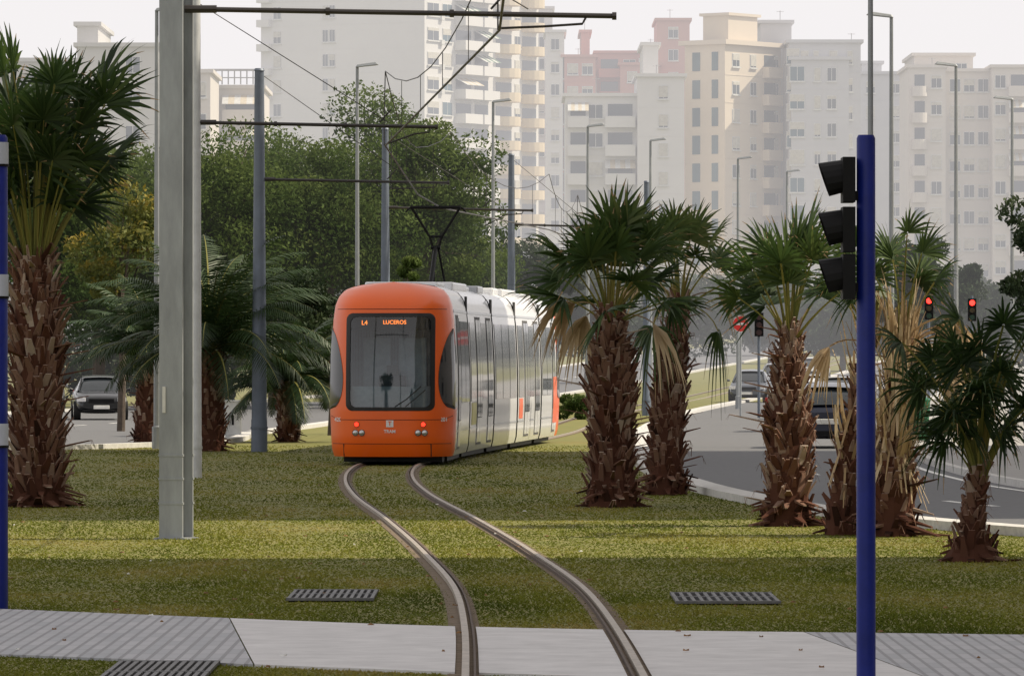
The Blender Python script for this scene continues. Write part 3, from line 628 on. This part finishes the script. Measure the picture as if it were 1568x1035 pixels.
# ------------------------------------------------------------ cars
tyre=mat('tyre',(.015,.015,.015),.8); rim=mat('wheel_rim',(.4,.4,.42),.3,metal=.7); cg=mat('car_glass',(.02,.025,.03),.05,spec=.8)
def car(name,X,Y,rz,col,kind='hatch'):
    z=gz(Y); e=empty(name,(X,Y,z+.006),rz); paint=mat('car_paint_'+str(col),col,.3,var=.03,coat=.6,metal=.2)
    if kind=='sedan':
        Ln=4.5; st=[(0,.62,.35,.62),(.12,.80,.24,.78),(.8,.86,.2,.90),(1.4,.88,.2,.98),(2.2,.89,.2,1.0),(3.3,.88,.2,1.0),(4.0,.86,.22,.98),(4.38,.82,.25,.9),(4.5,.7,.36,.75)]
        gh=[(1.1,.72,.93,.95),(1.75,.64,.95,1.36),(2.3,.62,.95,1.43),(3.0,.62,.95,1.41),(3.55,.66,.95,1.22),(4.0,.72,.93,.98)]
    else:
        Ln=4.0; st=[(0,.62,.35,.62),(.12,.78,.24,.76),(.75,.85,.2,.90),(1.2,.86,.2,.98),(2.2,.87,.2,1.0),(3.2,.87,.2,1.02),(3.7,.86,.22,1.0),(3.92,.82,.25,.95),(4.0,.72,.36,.8)]
        gh=[(.95,.72,.93,.96),(1.6,.64,.95,1.38),(2.2,.62,.95,1.46),(3.0,.61,.95,1.45),(3.55,.62,.95,1.36),(3.93,.70,.93,.98)]
    m=MB(); rows=[]
    for y,hw,zb,zt in st:
        y=y-Ln/2; r=[(-hw*.55,y,zb),(-hw*.93,y,zb+.04),(-hw,y,(zb+zt)/2-.05),(-hw*.985,y,zt-.16),(-hw*.93,y,zt-.04),(-hw*.8,y,zt),(0,y,zt+.03)]
        rows.append(r+[(-p[0],p[1],p[2]) for p in r[-2::-1]])
    m.grid(rows,paint,closed=True); m.face(rows[0],paint); m.face(rows[-1],paint)
    b=m.obj('body',e,True,angle=60); sm=b.modifiers.new('s','SUBSURF'); sm.levels=2; sm.render_levels=2
    m=MB(); rows=[]
    for y,hw,zb,zt in gh:
        y=y-Ln/2; r=[(-.80 if zt>1 else -.78,y,zb),(-hw-.06 if zt>1.1 else -hw,y,(zb+zt)/2+.02),(-hw*.96,y,zt-.06),(-hw*.8,y,zt),(0,y,zt+.02)]
        rows.append(r+[(-p[0],p[1],p[2]) for p in r[-2::-1]])
    m.grid(rows,cg); b=m.obj('greenhouse',e,True,angle=70); sm=b.modifiers.new('s','SUBSURF'); sm.levels=2; sm.render_levels=2
    m=MB(); rf=[g_ for g_ in gh if g_[3]>1.3]
    m.grid([[(x*g_[1]*.9,g_[0]-Ln/2,g_[3]+.035-.03*abs(x)**2) for x in (-1,-.8,-.4,0,.4,.8,1)] for g_ in rf],paint)
    for s_ in (-1,1):
        for i in range(len(gh)-1):
            a=gh[i];c=gh[i+1]
            if i in (0,len(gh)-2): m.tube([(s_*(a[1]*.93+(.05 if a[3]<1.1 else 0)),a[0]-Ln/2,a[3]-.01),(s_*c[1]*.93 if c[3]>1.1 else s_*(c[1]*.93+.05),c[0]-Ln/2,c[3]-.01)],.035,paint,6)
    m.obj('roof',e,True)
    m=MB()
    for y in (-Ln/2+.78,Ln/2-.75):
        for s_ in (-1,1):
            m.tube([(s_*.66,y,.31),(s_*.885,y,.31)],.31,tyre,24); m.tube([(s_*.885,y,.31),(s_*.895,y,.31)],.2,rim,16)
    m.obj('wheels',e,True)
    m=MB(); hl=mat('car_headlight',(.7,.7,.72),.1,spec=.8); tl=mat('car_taillight',(.35,.01,.01),.2); pl=mat('number_plate',(.75,.75,.72),.5)
    for s_ in (-1,1):
        m.box(s_*.66-.14,s_*.66+.14,-Ln/2-.01,-Ln/2+.25,.60,.74,hl); m.box(s_*.70-.11,s_*.70+.11,Ln/2-.18,Ln/2+.015,.70,.95,tl)
        m.tube([(s_*.88,.35-1.1,.98),(s_*1.0,.35-1.1,1.0)],[.03,.07],paint,8)
    m.box(-.26,.26,-Ln/2-.035,-Ln/2,.36,.48,pl); m.box(-.26,.26,Ln/2,Ln/2+.035,.55,.67,pl); m.box(-.42,.42,-Ln/2-.02,-Ln/2+.05,.56,.70,blk); m.box(-.6,.6,-Ln/2-.02,-Ln/2+.05,.26,.34,blk); m.box(-.6,.6,Ln/2-.05,Ln/2+.02,.26,.4,blk)
    m.obj('lights_and_plates',e,bevel=.02)
    return e
car('parked_car',wx(152,190),190,math.radians(6),(.010,.011,.013),'sedan')
car('parked_car',wx(60,215),216,math.radians(4),(.3,.31,.33),'sedan')
car('car',wx(1272,132),132,math.radians(175),(.010,.014,.035)); car('car',wx(1256,150),160,math.radians(172),(.68,.69,.70)); car('car',wx(1300,172),176,math.radians(172),(.66,.66,.68),'sedan'); car('car',wx(1250,190),192,math.radians(172),(.66,.66,.66),'sedan')
car('car',wx(1190,300),300,math.radians(-8),(.2,.21,.23)); car('car',wx(1245,330),330,math.radians(-8),(.5,.5,.5)); car('car',wx(1150,260),260,math.radians(-8),(.05,.06,.08))
# ------------------------------------------------------------ small street furniture
m=MB(); e=empty('utility_cabinet',(wx(357,146),146,0)); ub=mat('cabinet_white',(.62,.63,.62),.6); m.box(-.2,.2,-.18,.18,0,.93,ub); m.box(-.23,.23,-.21,.21,.93,.98,ub); m.obj('cabinet',e,bevel=.015); m=MB(); m.box(-.15,.15,-.19,-.18,.1,.85,ub); m.box(-.03,.03,-.2,-.19,.35,.6,blk); m.obj('door',e)
def sign(px,py,d,col,name,noentry=False):
    X=wx(px,d); z=wz(py,d); e=empty(name,(X,d,0)); m=MB(); m.tube([(0,0,gz(d)),(0,0,z+.3)],.035,lampm,8); m.tube([(0,-.04,z),(0,-.05,z)],.28,mat('sign_white',(.75,.75,.75),.4),28); m.tube([(0,-.051,z),(0,-.056,z)],.265,mat('sign_'+name,col,.4,var=.03),28)
    if noentry: m.box(-.19,.19,-.062,-.0565,z-.04,z+.04,mat('sign_white',(.75,.75,.75)))
    m.obj('sign_and_pole',e)
sign(1134,496,200,(.70,.02,.02),'no_entry_sign',True)
def smalltl(px,py,d,lit=True):
    X=wx(px,d); z=wz(py,d); e=empty('traffic_light',(X,d,0)); m=MB(); m.tube([(0,0,gz(d)),(0,0,z+.3)],.05,bluegrey,8); m.box(-.15,.15,-.2,-.03,z-.6,z+.2,blk)
    for i in range(3):
        c=[(.8,.02,.02),(.05,.03,.0),(.0,.04,.02)][i]; zz=z+.05-.26*i
        m.tube([(0,-.2,zz),(0,-.22,zz)],.1,mat('lens%d_%d'%(i,lit),c if lit else (.05,.01,.01),.3,emit=(1,.03,.02) if (i==0 and lit) else None,es=4.),16)
        m.tube([(0,-.2,zz+.0),(0,-.3,zz)],.115,blk,14,cap=False)
    m.obj('signal_head',e)
smalltl(1162,488,195,False); smalltl(1422,463,200); smalltl(1488,466,205)
m=MB(); e=empty('litter_bin',(wx(1408,135),135,.12)); gb=mat('bin_green',(.01,.14,.06),.5); m.tube([(0,0,.0),(0,0,.1),(0,0,.9),(0,0,.95)],[.13,.2,.25,.27],gb,16); m.tube([(0,0,.95),(0,0,1.05)],[.27,.1],gb,16); m.obj('bin_body',e,True)
wb=mat('brick_wall_red',(.22,.12,.09),.9,var=.3,scale=10)
m=MB(); 
for y in range(100,200,4): 
    x=float(rdR(y))+2.6+.02*(y-100); x2=float(rdR(y+4))+2.6+.02*(y-96)
    m.hexa([(x,y,.12),(x+.25,y,.12),(x2+.25,y+4,.12),(x2,y+4,.12),(x,y,.75),(x+.25,y,.75),(x2+.25,y+4,.75),(x2,y+4,.75)],wb)
m.obj('low_wall')
m=MB(); fm=mat('fence_white',(.6,.6,.58),.6)
for i in range(40):
    y=300+i*2.; x=float(rdR(y))+1.5; m.box(x-.03,x+.03,y-.03,y+.03,gz(y),gz(y)+1.3,fm); m.box(x-.2,x+.2,y,y+2,gz(y),gz(y)+.45,fm); m.box(x-.02,x+.2,y,y+2,gz(y)+1.2,gz(y)+1.28,fm)
m.obj('fence')
# ------------------------------------------------------------ buildings
wg=mat('window_glass',(.05,.065,.08),.15,var=.4,scale=.15,spec=.6); wteal=mat('window_teal',(.03,.085,.11),.2,var=.3,scale=.2,spec=.6); frame=mat('window_frame',(.6,.6,.58),.6); shut=mat('roller_shutter',(.5,.48,.42),.7); rail=mat('balcony_metal',(.3,.3,.3),.6); awn=mat('awning',(.12,.2,.14),.8); awn2=mat('awning_cream',(.55,.48,.36),.8)
def wall(name,c): return mat('wall_'+name,c,.85,var=.06,scale=.12,detail=6)
random.seed(77)
class Bld:
    def __init__(s,name): s.e=empty(name); s.w=MB(); s.g=MB(); s.t=MB()
    def finish(s):
        s.w.obj('walls',s.e); 
        if s.g.f: s.g.obj('windows',s.e)
        if s.t.f: s.t.obj('balconies_and_trim',s.e)
def fac(px,d,a):
    O=(wx(px,d),d); a=math.radians(a); return O,(-math.cos(a),math.sin(a)),(-math.sin(a),-math.cos(a)),(math.sin(a),math.cos(a)),(math.cos(a),-math.sin(a))
def window(b,O,u,n,uc,w_,z0,h,g_=None,sh=True,sill=True):
    g_=g_ or wg
    b.t.obox(O,u,n,uc-w_/2-.08,uc+w_/2+.08,0,.05,z0-.08,z0+h+.08,frame); b.g.obox(O,u,n,uc-w_/2,uc+w_/2,.0,.07,z0,z0+h,g_)
    b.t.obox(O,u,n,uc-.03,uc+.03,.07,.09,z0,z0+h,frame)
    if sh:
        f=random.choice((0,0,.25,.5,.9,1)); 
        if f: b.t.obox(O,u,n,uc-w_/2,uc+w_/2,.07,.11,z0+h*(1-f),z0+h,shut)
    if sill: b.t.obox(O,u,n,uc-w_/2-.15,uc+w_/2+.15,0,.22,z0-.2,z0-.08,frame)
def balcony(b,O,u,n,u0,u1,z,wm_,out=1.3,par=1.0,rnd=False,aw=None,glassm=None):
    b.g.obox(O,u,n,u0+.3,u1-.3,0,.06,z+.1,z+2.3,glassm or wg)
    if rnd:
        c=(O[0]+u[0]*(u0+u1)/2,O[1]+u[1]*(u0+u1)/2); r=(u1-u0)/2
        b.t.tube([(c[0],c[1],z-.15),(c[0],c[1],z+par)],r,wm_,18)
    else:
        b.t.obox(O,u,n,u0,u1,0,out,z-.18,z,wm_); b.t.obox(O,u,n,u0,u1,out-.1,out,z,z+par,wm_); b.t.obox(O,u,n,u0,u0+.1,0,out-.1,z,z+par,wm_); b.t.obox(O,u,n,u1-.1,u1,0,out-.1,z,z+par,wm_)
    if aw:
        k=6
        for i in range(k):
            a=u0+(u1-u0)*i/k; c=u0+(u1-u0)*(i+1)/k
            def PP(q,o,zz): return (O[0]+u[0]*q+n[0]*o,O[1]+u[1]*q+n[1]*o,zz)
            b.t.hexa([PP(a,.05,z+2.4),PP(c,.05,z+2.4),PP(c,out+.2,z+1.5),PP(a,out+.2,z+1.5),PP(a,.05,z+2.46),PP(c,.05,z+2.46),PP(c,out+.2,z+1.56),PP(a,out+.2,z+1.56)],aw if i%2 else frame)
D=700; O,uA,nA,uB,nB=fac(650,D,30); b=Bld('apartment_tower'); wm1=wall('tower',(.64,.63,.62)); wc=wall('cream',(.64,.53,.36)); zb=gz(D)
b.w.obox(O,uA,(-nA[0],-nA[1]),0,23.6,0,28,zb,64,wm1)
for fl in range(20):
    z=zb+2+fl*3.0
    b.t.obox(O,uA,nA,0,23.6,0,.02,z-.06,z,wm1)
    for uc,w_ in ((13.2,.7),(14.2,.7),(21.2,1.0)): window(b,O,uA,nA,uc,w_,z+.9,1.4)
    b.t.obox(O,uA,nA,22.0,23.8,0,.8,z-.1,z+.8,wm1)
    window(b,O,uB,nB,2.0,2.6,z+.8,1.5); window(b,O,uB,nB,5.4,2.2,z+.8,1.5,wteal)
    if random.random()<.7: b.t.obox(O,uB,nB,3.5,4.2,0,.4,z+.3,z+.9,frame)
    balcony(b,O,uB,nB,7.2,11.4,z,wm1,1.6,aw=random.choice((None,awn,awn2))); balcony(b,O,uB,nB,11.8,15.6,z,wm1,1.6,aw=random.choice((None,awn,None)))
    balcony(b,O,uB,nB,17,21.4,z,wc,1.5,rnd=True); window(b,O,uB,nB,22.6,1.2,z+.8,1.4); balcony(b,O,uB,nB,23.6,27.6,z,wc,1.5,rnd=True)
b.finish()
def block(name,parts,wallm,D,glass=None,floor=3.0,cornice=True,seed=1):
    random.seed(seed); b=Bld(name)
    for (p0,p1,yt,do,spec) in parts:
        d=D+do; O=(wx(p0,d),d); u=(1,0); n=(0,-1); W_=(p1-p0)*d/F; z0=gz(d); z1=wz(yt,d)
        b.w.box(O[0],O[0]+W_,d,d+16,z0-1,z1,wallm)
        if cornice:
            b.t.box(O[0]-.3,O[0]+W_+.3,d-.35,d+16.3,z1,z1+.35,wallm); 
        if spec is None: continue
        fl=z1-3.1
        while fl>z0+1:
            b.t.obox(O,u,n,0,W_,0,.03,fl-.12,fl,wallm)
            for it in spec:
                if it[0]=='w': window(b,O,u,n,it[1]*W_,it[2],fl+.85,it[3] if len(it)>3 else 1.35,it[4] if len(it)>4 else glass)
                elif it[0]=='b': balcony(b,O,u,n,it[1]*W_,it[2]*W_,fl,wallm,rnd=False,aw=random.choice((None,None,awn2)))
                elif it[0]=='r': balcony(b,O,u,n,it[1]*W_,it[2]*W_,fl,wallm,rnd=True)
            fl-=floor
    for (p0,p1,yt,do,spec) in parts:
        d=D+do; z1=wz(yt,d)+.35
        if random.random()<.45:
            x=random.uniform(wx(p0,d)+.3,wx(p1,d)-.3); h_=random.uniform(.8,1.8)
            b.t.tube([(x,d+3,z1),(x,d+3,z1+h_)],.04,rail,5); b.t.tube([(x-.4,d+3,z1+h_*.9),(x+.4,d+3,z1+h_*.9)],.025,rail,4)
    b.finish(); return b
W1=wall('offwhite',(.54,.53,.52)); W2=wall('pink',(.50,.26,.22)); W3=wall('white',(.64,.63,.62)); W4=wall('beige',(.60,.52,.42)); W5=wall('grey',(.50,.50,.52)); W6=wall('warm',(.60,.56,.52))
block('added_shade_building',[(118,240,72,0,[('w',.7,1.2)]),(118,150,40,4,None),(10,118,95,14,[('w',.3,1.5),('w',.7,1.5)]),(-260,8,120,20,[('w',.2,1.5),('w',.5,1.5),('w',.8,1.5)])],W1,500,seed=2)
block('added_shade_building',[(241,322,112,0,[('b',.1,.5),('w',.75,1.6)]),(300,402,136,18,[('w',.2,1.4),('b',.4,.95)])],W6,540,seed=3)
bb=Bld('rooftop_pergola'); d=556; z=wz(136,d)+.4
for i in range(9):
    x=wx(320,d)+i*.6; bb.w.box(x,x+.12,d,d+.12,z,z+1.4,rail)
bb.w.box(wx(318,d),wx(402,d),d-.1,d+.3,z+1.3,z+1.5,rail); bb.w.box(wx(318,d),wx(402,d),d-.1,d,z+.6,z+.7,rail); bb.finish()
block('added_shade_building',[(836,864,50,0,[('w',.5,1.0)]),(780,846,14,30,[('w',.7,1.2)])],W3,760,seed=4)
block('added_shade_building',[(862,912,88,0,[('w',.3,1.3),('w',.75,1.3)]),(912,1006,82,6,[('b',.05,.4),('w',.55,1.5),('b',.7,.98)]),(1006,1056,32,3,[('w',.5,1.2)]),(890,903,50,10,None),(950,1010,100,1,[('w',.3,1.2)])],W2,760,seed=5)
block('added_shade_building',[(866,976,148,2,[('b',.03,.32),('w',.42,1.4),('b',.55,.97)]),(976,1048,118,0,[('w',.55,.9,1.3)]),(985,1008,70,8,None)],W3,600,seed=6)
D=620; O,uA,nA,uB,nB=fac(1110,D,38); b=Bld('added_shade_building'); zb=gz(D); zt=wz(68,D); mp_=D/F
LA=60*mp_/math.cos(math.radians(38)); LB=98*mp_/math.sin(math.radians(38))*.93
b.w.obox(O,uA,(-nA[0],-nA[1]),0,LA,0,LB,zb-1,zt,W4); b.t.obox(O,uA,(-nA[0],-nA[1]),-.5,LA+.5,-.5,LB+.5,zt,zt+.5,W4)
b.w.obox(O,uA,(-nA[0],-nA[1]),1,LA-1,2,LB-3,zt+.5,wz(22,D),W4); b.t.obox(O,uA,(-nA[0],-nA[1]),.7,LA-.7,1.7,LB-2.7,wz(22,D),wz(22,D)+.3,W4)
fl=zt-3.2
random.seed(9)
while fl>zb:
    b.t.obox(O,uB,nB,0,LB,0,.04,fl-.1,fl,W4); b.g.obox(O,uA,nA,.9,1.7,0,.08,fl+.4,fl+2.4,wteal); b.g.obox(O,uA,nA,3.3,4.3,0,.08,fl+.4,fl+2.4,wteal)
    window(b,O,uB,nB,2.0,1.2,fl+.9,1.3); window(b,O,uB,nB,5.2,1.0,fl+.9,1.3); balcony(b,O,uB,nB,7,9.6,fl,W4,.9); window(b,O,uB,nB,LB-1,.8,fl+.9,1.3)
    fl-=3.0
b.finish()
block('added_shade_building',[(1208,1318,66,0,[('w',.06,1.3,1.6,wteal),('w',.22,.8),('w',.38,.5),('w',.62,.8),('w',.85,.5)]),(1165,1212,36,10,None),(1212,1300,92,-1.2,[('w',.1,1.5,1.5,wteal),('w',.45,.6),('w',.7,.9)])],W5,622,seed=11)
block('added_shade_building',[(1312,1396,114,0,[('w',.25,1.0),('w',.7,1.0)]),(1320,1350,98,5,None)],W5,700,seed=12)
block('added_shade_building',[(1392,1448,104,0,[('r',.08,.5),('w',.75,1.1)]),(1400,1490,86,6,[('w',.8,1.2)]),(1448,1520,110,3,[('w',.2,1.1),('w',.5,1.1),('w',.8,1.1)]),(1520,1640,104,0,[('w',.1,1.1),('b',.2,.45),('w',.6,1.1),('b',.7,.95)]),(1660,1900,90,6,[('w',.2,1.2),('w',.5,1.2),('w',.8,1.2)])],W6,650,seed=13)
def shade_block(y0,y1,x0,h):  # added off-camera blocks: they shade the lawn, their gap leaves a sunlit band
    b=Bld('added_shade_building'); b.w.box(x0,x0+13,y0,y1,0,h,W6); b.t.box(x0-.3,x0+13.3,y0-.3,y1+.3,h,h+.4,W6); O=(x0,y0); u=(0,1); n=(-1,0)
    z=.5
    while z<h-2.9:
        yy=3.
        while yy<y1-y0-4:
            if int(yy)%2: window(b,O,u,n,yy,1.5,z+.9,1.4)
            else: balcony(b,O,u,n,yy-1.6,yy+1.6,z,W6,1.2)
            yy+=5.
        z+=3.
    b.finish()
shade_block(-25,61.5,24,38.); shade_block(76.,128,22,38.)
# ------------------------------------------------------------ haze
hz=bpy.data.materials.new('haze'); hz.use_nodes=True; N=hz.node_tree.nodes; L=hz.node_tree.links; N.remove(N['Principled BSDF'])
k=.0010
va=N.new('ShaderNodeVolumeAbsorption'); va.inputs['Density'].default_value=k; va.inputs['Color'].default_value=(0,0,0,1)
ve=N.new('ShaderNodeEmission'); ve.inputs['Color'].default_value=(1.,.97,.98,1); ve.inputs['Strength'].default_value=k*.89
ad=N.new('ShaderNodeAddShader'); L.new(va.outputs[0],ad.inputs[0]); L.new(ve.outputs[0],ad.inputs[1]); L.new(ad.outputs[0],N['Material Output'].inputs['Volume'])
m=MB(); m.box(-900,900,215,1500,-30,100,hz); m.obj('sky_haze')
